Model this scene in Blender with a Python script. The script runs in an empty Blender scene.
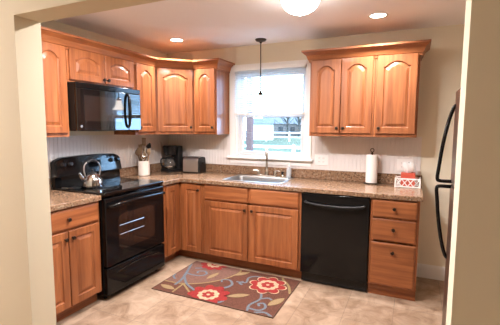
import bpy, bmesh, math, random
from math import pi, sin, cos, radians
from mathutils import Vector, Matrix
random.seed(7)
SC = bpy.context.scene
COL = SC.collection

# ------------------------------------------------------------------ camera
CX, CY, CZ = 2.9344, -3.7979, 1.4757
YAW, PIT, ROL, FPX = 0.4323, -0.1006, 0.0042, 355.387
fw = Vector((-sin(YAW)*cos(PIT), cos(YAW)*cos(PIT), sin(PIT)))
rt = Vector((cos(YAW), sin(YAW), 0)); up = rt.cross(fw)
rt2 = rt*cos(ROL) + up*sin(ROL); up2 = rt2.cross(fw)
cam = bpy.data.cameras.new('camera'); cam_o = bpy.data.objects.new('camera', cam); COL.objects.link(cam_o)
cam.sensor_width = 36.0; cam.sensor_fit = 'HORIZONTAL'; cam.lens = FPX/500*36.0
cam.clip_start = 0.02; cam.clip_end = 300
mw = Matrix((rt2, up2, -fw)).transposed().to_4x4(); mw.translation = Vector((CX, CY, CZ))
cam_o.matrix_world = mw
SC.camera = cam_o

# ------------------------------------------------------------------ world, colour, exposure
SC.view_settings.view_transform = 'Standard'; SC.view_settings.look = 'None'
SC.view_settings.gamma = 1.0; SC.view_settings.use_curve_mapping = False
SC.view_settings.exposure = 0.45
SC.cycles.use_denoising = True
SC.cycles.max_bounces = 10; SC.cycles.diffuse_bounces = 6
SC.cycles.sample_clamp_indirect = 6.0
SC.cycles.caustics_reflective = False; SC.cycles.caustics_refractive = False
W = bpy.data.worlds.new('world'); SC.world = W; W.use_nodes = True
wt = W.node_tree; bg = wt.nodes['Background']
bg.inputs['Color'].default_value = (0.35, 0.63, 1.0, 1); bg.inputs['Strength'].default_value = 24

WARM = (1.0, 0.955, 0.955)
def lamp(name, kind, loc, energy, color, size=0.1, rot=(0, 0, 0), **kw):
    l = bpy.data.lights.new(name, kind); l.energy = energy; l.color = color
    if kind == 'AREA':
        l.shape = kw.get('shape', 'DISK'); l.size = size
        if 'size_y' in kw: l.size_y = kw['size_y']
        l.spread = kw.get('spread', pi)
    elif kind == 'POINT': l.shadow_soft_size = size
    elif kind == 'SPOT':
        l.shadow_soft_size = size; l.spot_size = kw.get('spot', 2.2); l.spot_blend = .6
    o = bpy.data.objects.new(name, l); o.location = loc; o.rotation_euler = rot; COL.objects.link(o); return o
# daylight portal in the window opening
pt = lamp('window_portal', 'AREA', (1.42, 0.16, 1.6), 1, (1, 1, 1), .95, (radians(-90), 0, 0), shape='RECTANGLE', size_y=1.1)
pt.data.cycles.is_portal = True

# ------------------------------------------------------------------ materials
def mat(name, col=(.8, .8, .8), rough=.5, metal=0, spec=.5, coat=0, trans=0, emis=None, estr=0, ior=1.45):
    m = bpy.data.materials.new(name); m.use_nodes = True
    b = m.node_tree.nodes['Principled BSDF']
    b.inputs['Base Color'].default_value = (*col, 1); b.inputs['Roughness'].default_value = rough
    b.inputs['Metallic'].default_value = metal; b.inputs['Specular IOR Level'].default_value = spec
    b.inputs['Coat Weight'].default_value = coat; b.inputs['Coat Roughness'].default_value = .08
    b.inputs['Transmission Weight'].default_value = trans; b.inputs['IOR'].default_value = ior
    if emis: b.inputs['Emission Color'].default_value = (*emis, 1); b.inputs['Emission Strength'].default_value = estr
    return m
def nd(m, t, **kw):
    n = m.node_tree.nodes.new(t)
    for k, v in kw.items():
        if hasattr(n, k): setattr(n, k, v)
        else: n.inputs[k].default_value = v
    return n
def ln(m, a, b): m.node_tree.links.new(a, b)
def bsdf(m): return m.node_tree.nodes['Principled BSDF']
def ramp(m, stops):
    r = nd(m, 'ShaderNodeValToRGB'); e = r.color_ramp.elements
    while len(e) < len(stops): e.new(.5)
    for el, (p, c) in zip(e, stops): el.position = p; el.color = (*c, 1)
    return r
def coords(m, scale, rnd=True):
    tc = nd(m, 'ShaderNodeTexCoord'); mp = nd(m, 'ShaderNodeMapping'); mp.inputs['Scale'].default_value = scale
    ln(m, tc.outputs['Object'], mp.inputs['Vector'])
    if rnd:
        oi = nd(m, 'ShaderNodeObjectInfo'); mu = nd(m, 'ShaderNodeMath', operation='MULTIPLY'); mu.inputs[1].default_value = 37
        ln(m, oi.outputs['Random'], mu.inputs[0]); cb = nd(m, 'ShaderNodeCombineXYZ')
        for k in 'XYZ': ln(m, mu.outputs[0], cb.inputs[k])
        ln(m, cb.outputs[0], mp.inputs['Location'])
    return mp
def wood(name, scale, lo, hi, plank=None, rough=.42):
    m = mat(name, rough=rough, coat=.2)
    mp = coords(m, scale)
    n = nd(m, 'ShaderNodeTexNoise', Scale=1.0, Detail=5.0, Roughness=.62); ln(m, mp.outputs[0], n.inputs['Vector'])
    r = ramp(m, [(.28, lo), (.5, tuple((a+b)/2 for a, b in zip(lo, hi))), (.72, hi)])
    ln(m, n.outputs['Fac'], r.inputs['Fac'])
    # broad colour drift from board to board
    mp2 = coords(m, tuple(s*.22 for s in scale)); n2 = nd(m, 'ShaderNodeTexNoise', Scale=1.0, Detail=1.0)
    ln(m, mp2.outputs[0], n2.inputs['Vector'])
    hs = nd(m, 'ShaderNodeHueSaturation'); mr = nd(m, 'ShaderNodeMapRange')
    mr.inputs['From Min'].default_value = .3; mr.inputs['From Max'].default_value = .7
    mr.inputs['To Min'].default_value = .86; mr.inputs['To Max'].default_value = 1.14
    ln(m, n2.outputs['Fac'], mr.inputs['Value']); ln(m, mr.outputs[0], hs.inputs['Value'])
    ln(m, r.outputs['Color'], hs.inputs['Color']); ln(m, hs.outputs['Color'], bsdf(m).inputs['Base Color'])
    return m
LO, HI = (.165, .044, .0125), (.365, .124, .041)
WV = wood('wood_vertical', (26, 26, 1.6), LO, HI)
WH = wood('wood_horizontal', (1.6, 26, 26), LO, HI)
CROWNW = wood('wood_crown', (3, 3, 30), LO, HI)

PAINT = mat('paint_khaki', (.67, .60, .445), .75, spec=.25)
PAINTK = mat('paint_cream', (.72, .65, .52), .7, spec=.25)
CEIL = mat('ceiling_white', (.88, .85, .86), .85, spec=.2)
WHITE = mat('white_trim', (.80, .78, .76), .45)
BEAD = mat('beadboard_white', (.70, .65, .63), .5)
for m_, amt in ((PAINT, .012), (PAINTK, .012), (CEIL, .01)):
    mp = coords(m_, (60, 60, 60), False); n = nd(m_, 'ShaderNodeTexNoise', Scale=1.0, Detail=3.0); ln(m_, mp.outputs[0], n.inputs['Vector'])
    bp_ = nd(m_, 'ShaderNodeBump'); bp_.inputs['Strength'].default_value = .08; bp_.inputs['Distance'].default_value = .002
    ln(m_, n.outputs['Fac'], bp_.inputs['Height']); ln(m_, bp_.outputs['Normal'], bsdf(m_).inputs['Normal'])

def stone():
    m = mat('speckled_laminate', rough=.22, spec=.55)
    mp = coords(m, (1, 1, 1), False)
    v = nd(m, 'ShaderNodeTexVoronoi', Scale=95.0); n = nd(m, 'ShaderNodeTexNoise', Scale=70.0, Detail=4.0, Roughness=.7)
    n2 = nd(m, 'ShaderNodeTexNoise', Scale=9.0, Detail=2.0)
    for x in (v, n, n2): ln(m, mp.outputs[0], x.inputs['Vector'])
    r1 = ramp(m, [(.33, (.035, .018, .011)), (.44, (.17, .09, .05)), (.55, (.22, .13, .078)), (.68, (.38, .28, .19))])
    ln(m, n.outputs['Fac'], r1.inputs['Fac'])
    sp = nd(m, 'ShaderNodeSeparateColor'); ln(m, v.outputs['Color'], sp.inputs[0])
    r2 = ramp(m, [(.0, (.05, .025, .016)), (.22, (.27, .15, .085)), (.62, (.235, .138, .08)), (.9, (.41, .32, .225))]); r2.color_ramp.interpolation = 'CONSTANT'
    ln(m, sp.outputs[0], r2.inputs['Fac'])
    mx = nd(m, 'ShaderNodeMix', data_type='RGBA'); mx.inputs[0].default_value = .5
    ln(m, r1.outputs['Color'], mx.inputs[6]); ln(m, r2.outputs['Color'], mx.inputs[7])
    ln(m, mx.outputs[2], bsdf(m).inputs['Base Color'])
    return m
STONE = stone()

def tile():
    m = mat('floor_tile', rough=.38, spec=.4)
    mp = coords(m, (1, 1, 1), False); mp.inputs['Location'].default_value = (-.325, .39, 0)
    br = nd(m, 'ShaderNodeTexBrick', Scale=1.0); br.offset = 0.0; br.squash = 1.0
    for k, v in (('Mortar Size', .0025), ('Brick Width', .36), ('Row Height', .36), ('Mortar Smooth', .3), ('Bias', 0.0)): br.inputs[k].default_value = v
    br.inputs['Color1'].default_value = (.28, .190, .128, 1); br.inputs['Color2'].default_value = (.335, .236, .164, 1); br.inputs['Mortar'].default_value = (.20, .14, .098, 1)
    ln(m, mp.outputs[0], br.inputs['Vector'])
    n = nd(m, 'ShaderNodeTexNoise', Scale=5.5, Detail=7.0, Roughness=.68, Distortion=.8); ln(m, mp.outputs[0], n.inputs['Vector'])
    r = ramp(m, [(.32, (.45, .36, .30)), (.44, (.80, .74, .69)), (.54, (1.02, 1.02, 1.02)), (.68, (1.4, 1.42, 1.46))]); ln(m, n.outputs['Fac'], r.inputs['Fac'])
    mx = nd(m, 'ShaderNodeMix', data_type='RGBA', blend_type='MULTIPLY'); mx.inputs[0].default_value = .8
    ln(m, br.outputs['Color'], mx.inputs[6]); ln(m, r.outputs['Color'], mx.inputs[7]); ln(m, mx.outputs[2], bsdf(m).inputs['Base Color'])
    bu = nd(m, 'ShaderNodeBump'); bu.inputs['Strength'].default_value = .25; bu.inputs['Distance'].default_value = .002; bu.invert = True
    ln(m, br.outputs['Fac'], bu.inputs['Height']); ln(m, bu.outputs['Normal'], bsdf(m).inputs['Normal'])
    return m
TILE = tile()

BLACK = mat('black_enamel', (.005, .0045, .0045), .09, spec=.32)
BLACKP = mat('black_plastic', (.011, .010, .010), .36, spec=.3)
BGLASS = mat('black_glass', (.004, .004, .004), .03, spec=.65)
DARKWIN = mat('oven_window', (.016, .010, .008), .05, spec=.9)
GREYR = mat('burner_ring_grey', (.09, .09, .09), .2)
BRONZE = mat('dark_bronze', (.045, .032, .024), .35, metal=.8)
STEEL = mat('brushed_steel', (.50, .48, .46), .30, metal=1)
NICKEL = mat('brushed_nickel', (.48, .44, .40), .24, metal=1)
FRIDGE = mat('stainless_door', (.20, .145, .115), .32, metal=.9)
FSIDE = mat('fridge_side_grey', (.16, .15, .14), .45)
CERAM = mat('cream_ceramic', (.78, .71, .64), .28)
UWOOD = wood('utensil_wood', (30, 30, 4), (.20, .115, .06), (.38, .25, .15), rough=.55)
PAPER = mat('paper_white', (.86, .83, .80), .9, spec=.1)
TISSUE = mat('tissue_white', (.82, .82, .82), .9, spec=.1)
CORAL = mat('tissue_box_coral', (.62, .10, .06), .55)
BASKETW = mat('white_lattice', (.80, .77, .74), .5)
OUTW = mat('outlet_white', (.80, .77, .75), .4)
OUTD = mat('outlet_slot', (.10, .09, .08), .5)
CLEAR = mat('clear_glass', (1, 1, 1), .02, trans=1, ior=1.45)
def panemat():
    m = mat('window_pane'); gl = nd(m, 'ShaderNodeBsdfGlossy'); gl.inputs['Roughness'].default_value = 0.0
    tr = nd(m, 'ShaderNodeBsdfTransparent'); fr = nd(m, 'ShaderNodeFresnel'); fr.inputs['IOR'].default_value = 1.35
    mx = nd(m, 'ShaderNodeMixShader'); out = [n for n in m.node_tree.nodes if n.type == 'OUTPUT_MATERIAL'][0]
    ln(m, fr.outputs[0], mx.inputs[0]); ln(m, tr.outputs[0], mx.inputs[1]); ln(m, gl.outputs[0], mx.inputs[2]); ln(m, mx.outputs[0], out.inputs['Surface'])
    return m
PANE = panemat()
COFFEEG = mat('carafe_glass', (.55, .50, .46), .03, trans=.85, ior=1.3)
SOAP = mat('soap_bottle', (.75, .80, .86), .12, trans=.4)
FROST = mat('frosted_shade', (.95, .93, .90), .35, emis=(1.0, .93, .86), estr=7)
LENS = mat('lit_lens', (.95, .9, .85), .5, emis=(1.0, .92, .80), estr=9)
DOMEG = mat('added_dome_glass', (.95, .9, .85), .4, emis=(1.0, .86, .66), estr=8)
VINYL = mat('white_vinyl', (.58, .58, .60), .4)
def slatmat():
    m = mat('blind_slat', (.90, .90, .91), .5)
    b = bsdf(m); tr = nd(m, 'ShaderNodeBsdfTranslucent'); tr.inputs['Color'].default_value = (.93, .92, .90, 1)
    mx = nd(m, 'ShaderNodeMixShader'); mx.inputs[0].default_value = .6
    out = [n for n in m.node_tree.nodes if n.type == 'OUTPUT_MATERIAL'][0]
    ln(m, b.outputs[0], mx.inputs[1]); ln(m, tr.outputs[0], mx.inputs[2]); ln(m, mx.outputs[0], out.inputs['Surface'])
    return m
SLAT = slatmat()
# rug yarns
def yarn(name, c):
    m = mat(name, c, .95, spec=.1); mp = coords(m, (1, 1, 1), False)
    n = nd(m, 'ShaderNodeTexNoise', Scale=190.0, Detail=2.0); ln(m, mp.outputs[0], n.inputs['Vector'])
    r = ramp(m, [(.3, tuple(x*.62 for x in c)), (.7, tuple(min(1, x*1.4) for x in c))]); ln(m, n.outputs['Fac'], r.inputs['Fac'])
    ln(m, r.outputs['Color'], bsdf(m).inputs['Base Color']); return m
RUG = [yarn('rug_brown', (.100, .042, .029)), yarn('rug_mauve', (.150, .078, .060)), yarn('rug_red', (.225, .027, .025)), yarn('rug_cream', (.39, .275, .175)),
       yarn('rug_olive', (.21, .145, .07)), yarn('rug_tan', (.245, .165, .09)), yarn('rug_blue', (.115, .13, .15)), yarn('rug_edge', (.09, .05, .035))]
# outdoors
GRASS = mat('lawn', (.04, .05, .03), .95, spec=0); mp = coords(GRASS, (.25, .25, .25), False); n = nd(GRASS, 'ShaderNodeTexNoise', Scale=1.0, Detail=5.0); ln(GRASS, mp.outputs[0], n.inputs['Vector'])
r = ramp(GRASS, [(.35, (.036, .037, .026)), (.65, (.050, .047, .030))]); ln(GRASS, n.outputs['Fac'], r.inputs['Fac']); ln(GRASS, r.outputs['Color'], bsdf(GRASS).inputs['Base Color'])
FENCE = mat('white_fence', (.55, .52, .48), .5, spec=0)
SIDING = mat('pale_siding', (.30, .28, .27), .7, spec=0)
SIDE2 = mat('blue_grey_siding', (.075, .058, .048), .8, spec=0)
ROOF = mat('grey_roof', (.055, .05, .048), .9, spec=0)
WINDK = mat('house_window', (.02, .02, .02), .3, spec=0)
POSTM = mat('plum_brown_paint', (.085, .046, .040), .6, spec=0)
BARK = mat('bark', (.03, .025, .02), .95, spec=0)

# ------------------------------------------------------------------ mesh helpers
def NB(): return bmesh.new()
def _merge(dst, src, mi=0, mx=None):
    if mx is not None: bmesh.ops.transform(src, matrix=mx, verts=src.verts)
    vm = {v: dst.verts.new(v.co) for v in src.verts}
    for f in src.faces:
        try: nf = dst.faces.new([vm[v] for v in f.verts]); nf.material_index = mi; nf.smooth = f.smooth
        except ValueError: pass
    src.free()
def box(bm, x0, x1, y0, y1, z0, z1, bev=0, mi=0, seg=2, mx=None):
    t = bmesh.new(); bmesh.ops.create_cube(t, size=1)
    for v in t.verts: v.co = Vector(((x0+x1)/2+v.co.x*(x1-x0), (y0+y1)/2+v.co.y*(y1-y0), (z0+z1)/2+v.co.z*(z1-z0)))
    if bev > 0: bmesh.ops.bevel(t, geom=t.edges[:], offset=bev, segments=seg, affect='EDGES', profile=.5)
    _merge(bm, t, mi, mx); return bm
def lathe(bm, prof, c=(0, 0, 0), seg=28, mi=0, axis='Z', sx=1, sy=1, mx=None):
    t = bmesh.new(); rings = []
    for r_, z in prof:
        if r_ < 1e-6: rings.append([t.verts.new((0, 0, z))])
        else: rings.append([t.verts.new((r_*cos(2*pi*i/seg)*sx, r_*sin(2*pi*i/seg)*sy, z)) for i in range(seg)])
    for a, b in zip(rings, rings[1:]):
        if len(a) == 1 and len(b) == 1: continue
        for i in range(seg):
            j = (i+1) % seg
            if len(a) == 1: t.faces.new([a[0], b[j], b[i]])
            elif len(b) == 1: t.faces.new([a[i], a[j], b[0]])
            else: t.faces.new([a[i], a[j], b[j], b[i]])
    bmesh.ops.recalc_face_normals(t, faces=t.faces[:])
    M = Matrix.Translation(c)
    if axis == '-Y': M = M @ Matrix.Rotation(pi/2, 4, 'X')
    elif axis == 'X': M = M @ Matrix.Rotation(pi/2, 4, 'Y')
    if mx is not None: M = mx @ M
    _merge(bm, t, mi, M); return bm
def tube(bm, pts, r, seg=10, mi=0, flat=1.0):
    pts = [Vector(p) for p in pts]; n = len(pts); rs = r if isinstance(r, (list, tuple)) else [r]*n
    t = bmesh.new(); rings = []; prev = None
    for i, p in enumerate(pts):
        d = (pts[min(i+1, n-1)]-pts[max(i-1, 0)]).normalized()
        if prev is None:
            a = Vector((0, 0, 1)) if abs(d.z) < .9 else Vector((1, 0, 0)); u = d.cross(a).normalized()
        else: u = (prev-d*prev.dot(d)).normalized()
        prev = u; w = d.cross(u)
        rings.append([t.verts.new(p+(u*cos(2*pi*k/seg)+w*sin(2*pi*k/seg)*flat)*rs[i]) for k in range(seg)])
    for a, b in zip(rings, rings[1:]):
        for k in range(seg): t.faces.new([a[k], a[(k+1) % seg], b[(k+1) % seg], b[k]])
    t.faces.new(rings[0]); t.faces.new(rings[-1])
    bmesh.ops.recalc_face_normals(t, faces=t.faces[:]); _merge(bm, t, mi); return bm
def loft(bm, loops, mi=0, cap0=True, cap1=True):
    t = bmesh.new(); L = [[t.verts.new(p) for p in lp] for lp in loops]; n = len(L[0])
    for a, b in zip(L, L[1:]):
        for k in range(n): t.faces.new([a[k], a[(k+1) % n], b[(k+1) % n], b[k]])
    if cap0: t.faces.new(L[0])
    if cap1: t.faces.new(L[-1])
    bmesh.ops.recalc_face_normals(t, faces=t.faces[:]); _merge(bm, t, mi); return bm
def smooth(pts, n=6):
    out = []; P = [Vector(p) for p in pts]; P = [P[0]*2-P[1]]+P+[P[-1]*2-P[-2]]
    for i in range(1, len(P)-2):
        a, b, c, d = P[i-1:i+3]
        for k in range(n):
            t = k/n; out.append(.5*((2*b)+(c-a)*t+(2*a-5*b+4*c-d)*t*t+(3*b-a-3*c+d)*t**3))
    out.append(P[-2]); return out
def obj(name, bm, mats, parent=None, label=None, sharp=50):
    me = bpy.data.meshes.new(name); bm.to_mesh(me); bm.free()
    for m in (mats if isinstance(mats, (list, tuple)) else [mats]): me.materials.append(m)
    me.polygons.foreach_set('use_smooth', [True]*len(me.polygons)); me.set_sharp_from_angle(angle=radians(sharp))
    o = bpy.data.objects.new(name, me); COL.objects.link(o)
    wn = o.modifiers.new('weighted_normal', 'WEIGHTED_NORMAL'); wn.keep_sharp = True; wn.weight = 90
    if parent: o.parent = parent
    if label: o['label'] = label
    return o
def tag(o, label, cat, group=None):
    o['label'] = label; o['category'] = cat
    if group: o['group'] = group
    return o
def thing(name, label, cat, loc=(0, 0, 0), rz=0, group=None):
    o = bpy.data.objects.new(name, None); COL.objects.link(o); o.location = loc; o.rotation_euler = (0, 0, rz); o.empty_display_size = .1
    return tag(o, label, cat, group)
def struct(name, bm, mats, **kw):
    o = obj(name, bm, mats, **kw)
    if not kw.get('parent'): o['kind'] = 'structure'
    return o

# ------------------------------------------------------------------ room shell
ZC = 2.40; ZF = 1.97
XL, XR, YN, YF, ZH = 1.084, 3.06, -2.62, -2.479, 2.027      # opening in the near wall
RX = 3.90; LX0 = -1.3; RX0 = 5.0; DY = -6.4
struct('floor', box(NB(), LX0-.12, RX0+.12, DY-.12, .14, -.12, 0), TILE)
struct('ceiling', box(NB(), LX0-.12, RX0+.12, DY-.12, .14, ZC, ZC+.12), CEIL)
WX0, WX1, WZ0, WZ1 = .996, 1.85, 1.125, 2.12                 # window opening
b = NB(); box(b, -.12, WX0, 0, .14, 0, ZC); box(b, WX1, RX+.12, 0, .14, 0, ZC); box(b, WX0, WX1, 0, .14, 0, WZ0); box(b, WX0, WX1, 0, .14, WZ1, ZC)
struct('wall_back', b, PAINTK)
struct('wall_left', box(NB(), -.12, 0, YF, 0, 0, ZC), PAINTK)
struct('wall_right', box(NB(), RX, RX+.12, YF, 0, 0, ZC), PAINTK)
b = NB(); box(b, LX0, XL, YN, YF, 0, ZC); box(b, XR, RX0, YN, YF, 0, ZC); box(b, XL, XR, YN, YF, ZH, ZC)
struct('wall_front', b, PAINT)
struct('wall_dining_left', box(NB(), LX0-.12, LX0, DY, YF, 0, ZC), PAINT)
struct('wall_dining_right', box(NB(), RX0, RX0+.12, DY, YF, 0, ZC), PAINT)
struct('wall_dining_rear', box(NB(), LX0, RX0, DY-.12, DY, 0, ZC), PAINT)
b = NB()
loft(b, [[(x, y, z) for (y, z) in ((0, 0), (-.014, 0), (-.014, .105), (-.008, .125), (-.006, .135), (0, .135))] for x in (3.012, RX)])
struct('baseboard_back', b, WHITE)
b = NB(); loft(b, [[(RX-d, y, z) for (d, z) in ((0, 0), (.014, 0), (.014, .105), (.008, .125), (.006, .135), (0, .135))] for y in (YF, -.015)])
struct('baseboard_right', b, WHITE)
# beadboard between counter and wall cabinets
def bead(bm, a0, a1, z0, z1, wall, holes=()):
    # profile along the wall with V grooves every 40 mm
    segs = []; a = a0; g = .0035; d = .008
    prof = [(a0, 0)]; k = a0
    n = int((a1-a0)/.04); prof = [(a0, d)]
    for i in range(1, n+1):
        c = a0+i*.04
        if c+g > a1: break
        prof += [(c-g, d), (c, d-.0035), (c+g, d)]
    prof.append((a1, d))
    def P(a, dd, z): return (a, -dd, z) if wall == 'back' else (dd, a, z)
    lo = [P(a, dd, z0) for a, dd in prof]+[P(a1, 0, z0), P(a0, 0, z0)]
    hi = [P(a, dd, z1) for a, dd in prof]+[P(a1, 0, z1), P(a0, 0, z1)]
    loft(bm, [lo, hi])
b = NB(); bead(b, .012, .925, .92, 1.384, 'back'); bead(b, .925, 1.925, .92, 1.05, 'back'); bead(b, 1.925, 3.0, .92, 1.384, 'back')
struct('trim_1', b, BEAD, sharp=20)
b = NB(); bead(b, -2.33, -.012, .92, 1.384, 'left'); struct('trim_2', b, BEAD, sharp=20)

# window: casing, stool, apron, sashes, panes
b = NB()
box(b, WX0-.07, WX0, -.02, 0, WZ0-.02, WZ1+.07, .003); box(b, WX1, WX1+.07, -.02, 0, WZ0-.02, WZ1+.07, .003)
box(b, WX0, WX1, -.02, 0, WZ1, WZ1+.07, .003)
box(b, WX0-.001, WX0+.018, 0, .13, WZ0, WZ1); box(b, WX1-.018, WX1+.001, 0, .13, WZ0, WZ1); box(b, WX0, WX1, 0, .13, WZ1-.018, WZ1)
box(b, WX0, WX1, .0, .135, WZ0-.02, WZ0+.012)
win = struct('window_1', b, WHITE)
b = NB(); box(b, WX0-.095, WX1+.095, -.055, .03, WZ0-.024, WZ0, .005); obj('sill', b, WHITE, win)
b = NB(); box(b, WX0-.07, WX1+.07, -.018, 0, WZ0-.085, WZ0-.024, .003); obj('apron', b, WHITE, win)
def sash(y, z0, z1, x0=WX0+.018, x1=WX1-.018, w=.05):
    b = NB(); box(b, x0, x0+w, y, y+.03, z0, z1, .004); box(b, x1-w, x1, y, y+.03, z0, z1, .004)
    box(b, x0+w, x1-w, y, y+.03, z0, z0+w, .004); box(b, x0+w, x1-w, y, y+.03, z1-w*.8, z1, .004)
    s = obj('sash', b, VINYL, win)
    obj('pane', box(NB(), x0+w-.005, x1-w+.005, y+.012, y+.016, z0+w-.005, z1-w*.8+.005), PANE, s)
sash(.050, WZ0+.012, 1.625); sash(.085, 1.585, WZ1-.018)

# ------------------------------------------------------------------ cabinets
def door_mesh(w, h, th=.020, rise=0, fr=.056):
    """raised-panel door in x 0..w, z 0..h, front at y=-th."""
    b = NB(); NA = 20
    hw = w/2-fr
    def panel(d, yy):
        L = []; ww = hw-d; cx = w/2
        zb = fr+d; zt = h-fr-d
        L.append((cx-ww, yy, zb)); L.append((cx+ww, yy, zb))
        for i in range(NA+1):
            u = 1-2*i/NA; uu = min(1, abs(u)/.90); hh = 1-uu*uu; L.append((cx+ww*u, yy, zt-rise+rise*hh*hh*(3-2*hh)**.5 if hh < .25 else zt-rise+rise*(hh*1.04-.04)))
        return L
    def outer(yy, e):
        L = [(e, yy, e), (w-e, yy, e)]
        for i in range(NA+1):
            u = 1-2*i/NA; L.append((w/2+(w/2-e)*u, yy, h-e))
        return L
    loops = [outer(0, 0), outer(-th+.004, 0), outer(-th, .004), panel(0, -th), panel(.005, -th+.008), panel(.012, -th+.010), panel(.036, -th+.001)]
    loft(b, loops); return b
def drawer_mesh(w, h, th=.020):
    b = NB()
    def o(yy, e): return [(e, yy, e), (w-e, yy, e), (w-e, yy, h-e), (e, yy, h-e)]
    loft(b, [o(0, 0), o(-th+.007, 0), o(-th+.003, .004), o(-th, .014)]); return b
def knob(parent, x, z, y=-.020):
    b = NB(); lathe(b, [(0, 0), (.0075, 0), (.006, .006), (.006, .012), (.0135, .016), (.0155, .021), (.013, .026), (0, .028)], (x, y, z), 16, axis='-Y')
    return obj('knob', b, BRONZE, parent)
def front(kind, parent, x, z, w, h, y, knobs=(), rise=0, name=None):
    if kind == 'door': o = obj(name or 'door', door_mesh(w, h, rise=rise), WV, parent, sharp=14)
    else: o = obj(name or 'drawer', drawer_mesh(w, h), WH, parent, sharp=14)
    o.location = (x, y, z)
    for kx, kz in knobs: knob(o, kx, kz)
    return o
BD = .61; TK = .075
def base_body(w, toe=True, extra=None):
    b = NB(); g = .001
    box(b, g, w-g, -BD+.019, -.012, .10, .874)
    box(b, g, .040, -BD, -BD+.019, .10, .874, .0015); box(b, w-.040, w-g, -BD, -BD+.019, .10, .874, .0015)
    box(b, .040, w-.040, -BD, -BD+.019, .10, .150, .0015); box(b, .040, w-.040, -BD, -BD+.019, .832, .874, .0015); box(b, .040, w-.040, -BD, -BD+.019, .690, .716, .0015)
    return b
def toe(parent, x0, x1, name='toe_kick'): return obj(name, box(NB(), x0, x1, -BD+TK-.012, -BD+TK, 0, .10), WH, parent)
R90 = pi/2
# left base cabinet
LB0, LB1 = -2.325, -1.716; w = LB1-LB0
t = thing('base_cabinet', 'wood base cabinet with one drawer over two doors, left of the black range', 'cabinet', (0, LB0, 0), R90, 'wood base cabinets')
obj('body', base_body(w), WV, t); toe(t, .002, w-.002)
front('drawer', t, .022, .710, w-.044, .148, -BD, [((w-.044)/2, .074)])
dw = (w-.044-.006)/2
front('door', t, .022, .108, dw, .585, -BD, [(dw-.028, .585-.055)]); front('door', t, .022+dw+.006, .108, dw, .585, -BD, [(.028, .585-.055)])
# corner base cabinet (L-shaped)
t = thing('corner_base_cabinet', 'L-shaped corner base cabinet with folding doors between range and sink cabinet', 'cabinet', (0, 0, 0), 0, 'wood base cabinets')
b = NB(); CBX, CBY = .918, -.936
box(b, .012, CBX, -BD+.019, -.012, .10, .874); box(b, .012, BD-.019, CBY, -BD+.019, .10, .874)
box(b, BD-.019, BD, CBY, -BD+.0195, .10, .874, .0015); box(b, BD-.019, CBX, -BD, -BD+.019, .10, .874, .0015)
obj('body', b, WV, t)
b = NB(); box(b, BD-TK-.012, BD-TK, CBY, -BD+TK, 0, .10); box(b, BD-TK, CBX, -BD+TK, -BD+TK+.012, 0, .10); obj('toe_kick', b, WH, t)
o = front('door', t, .650, .108, .240, .745, -BD, [(.240-.022, .745-.055)])
o = front('door', t, 0, .108, .190, .745, 0); o.location = (BD, -.858, .108); o.rotation_euler = (0, 0, R90)
# sink base
SB0, SB1 = .920, 1.999; w = SB1-SB0
t = thing('sink_base_cabinet', 'wide wood base cabinet under the sink with two false drawer fronts', 'cabinet', (SB0, 0, 0), 0, 'wood base cabinets')
b = NB(); g = .001
box(b, g, .019, -BD+.019, -.012, .10, .874); box(b, w-.019, w-g, -BD+.019, -.012, .10, .874); box(b, .019, w-.019, -BD+.019, -.012, .10, .118); box(b, .019, w-.019, -.024, -.012, .118, .874)
box(b, g, .045, -BD, -BD+.019, .10, .874, .0015); box(b, w-.045, w-g, -BD, -BD+.019, .10, .874, .0015); box(b, w/2-.03, w/2+.03, -BD, -BD+.019, .15, .83, .0015)
box(b, .045, w-.045, -BD, -BD+.019, .10, .150, .0015); box(b, .045, w-.045, -BD, -BD+.019, .832, .874, .0015); box(b, .045, w-.045, -BD, -BD+.019, .690, .716, .0015)
obj('body', b, WV, t); toe(t, .002, w-.002)
dw = (w-.024*2-.026)/2
for k in (0, 1):
    x = .024+k*(dw+.026)
    front('drawer', t, x, .710, dw, .150, -BD, name='false_drawer_front')
    front('door', t, x, .108, dw, .585, -BD, [(dw-.026 if k == 0 else .026, .585-.055)])
# drawer base
DB0, DB1 = 2.614, 3.004; w = DB1-DB0
t = thing('drawer_base_cabinet', 'narrow wood base cabinet with three drawers, right of the dishwasher', 'cabinet', (DB0, 0, 0), 0, 'wood base cabinets')
obj('body', base_body(w), WV, t)
b = NB(); box(b, .002, w-.002, -BD+.030, -BD+.042, 0, .10); obj('toe_kick', b, WH, t)
for z, h in ((.712, .146), (.508, .188), (.112, .376)):
    front('drawer', t, .020, z, w-.040, h, -BD, [((w-.04)/2, h*.55 if h < .3 else h-.075)])

# counters
def slab(pts, z0=.876, z1=.914, hole=None, bev=.006):
    b = NB(); t = bmesh.new(); vs = [t.verts.new((x, y, z1)) for x, y in pts]; es = [t.edges.new((vs[i], vs[(i+1) % len(vs)])) for i in range(len(vs))]
    if hole:
        hv = [t.verts.new((x, y, z1)) for x, y in hole]; es += [t.edges.new((hv[i], hv[(i+1) % len(hv)])) for i in range(len(hv))]
    bmesh.ops.triangle_fill(t, edges=es, use_beauty=True)
    r_ = bmesh.ops.extrude_face_region(t, geom=t.faces[:])
    for v in r_['geom']:
        if isinstance(v, bmesh.types.BMVert): v.co.z = z0
    bmesh.ops.recalc_face_normals(t, faces=t.faces[:])
    ed = [e for e in t.edges if len(e.link_faces) == 2 and e.calc_face_angle(0) > 1.2 and abs(e.verts[0].co.z-e.verts[1].co.z) < 1e-5 and e.verts[0].co.z > z1-1e-4]
    bmesh.ops.bevel(t, geom=ed, offset=bev, segments=3, affect='EDGES', profile=.5)
    _merge(b, t); return b
SKX0, SKX1, SKY0, SKY1 = 1.10, 1.765, -.555, -.075
t = thing('countertop', 'speckled brown L-shaped worktop from range past the sink to the right end', 'countertop')
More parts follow.
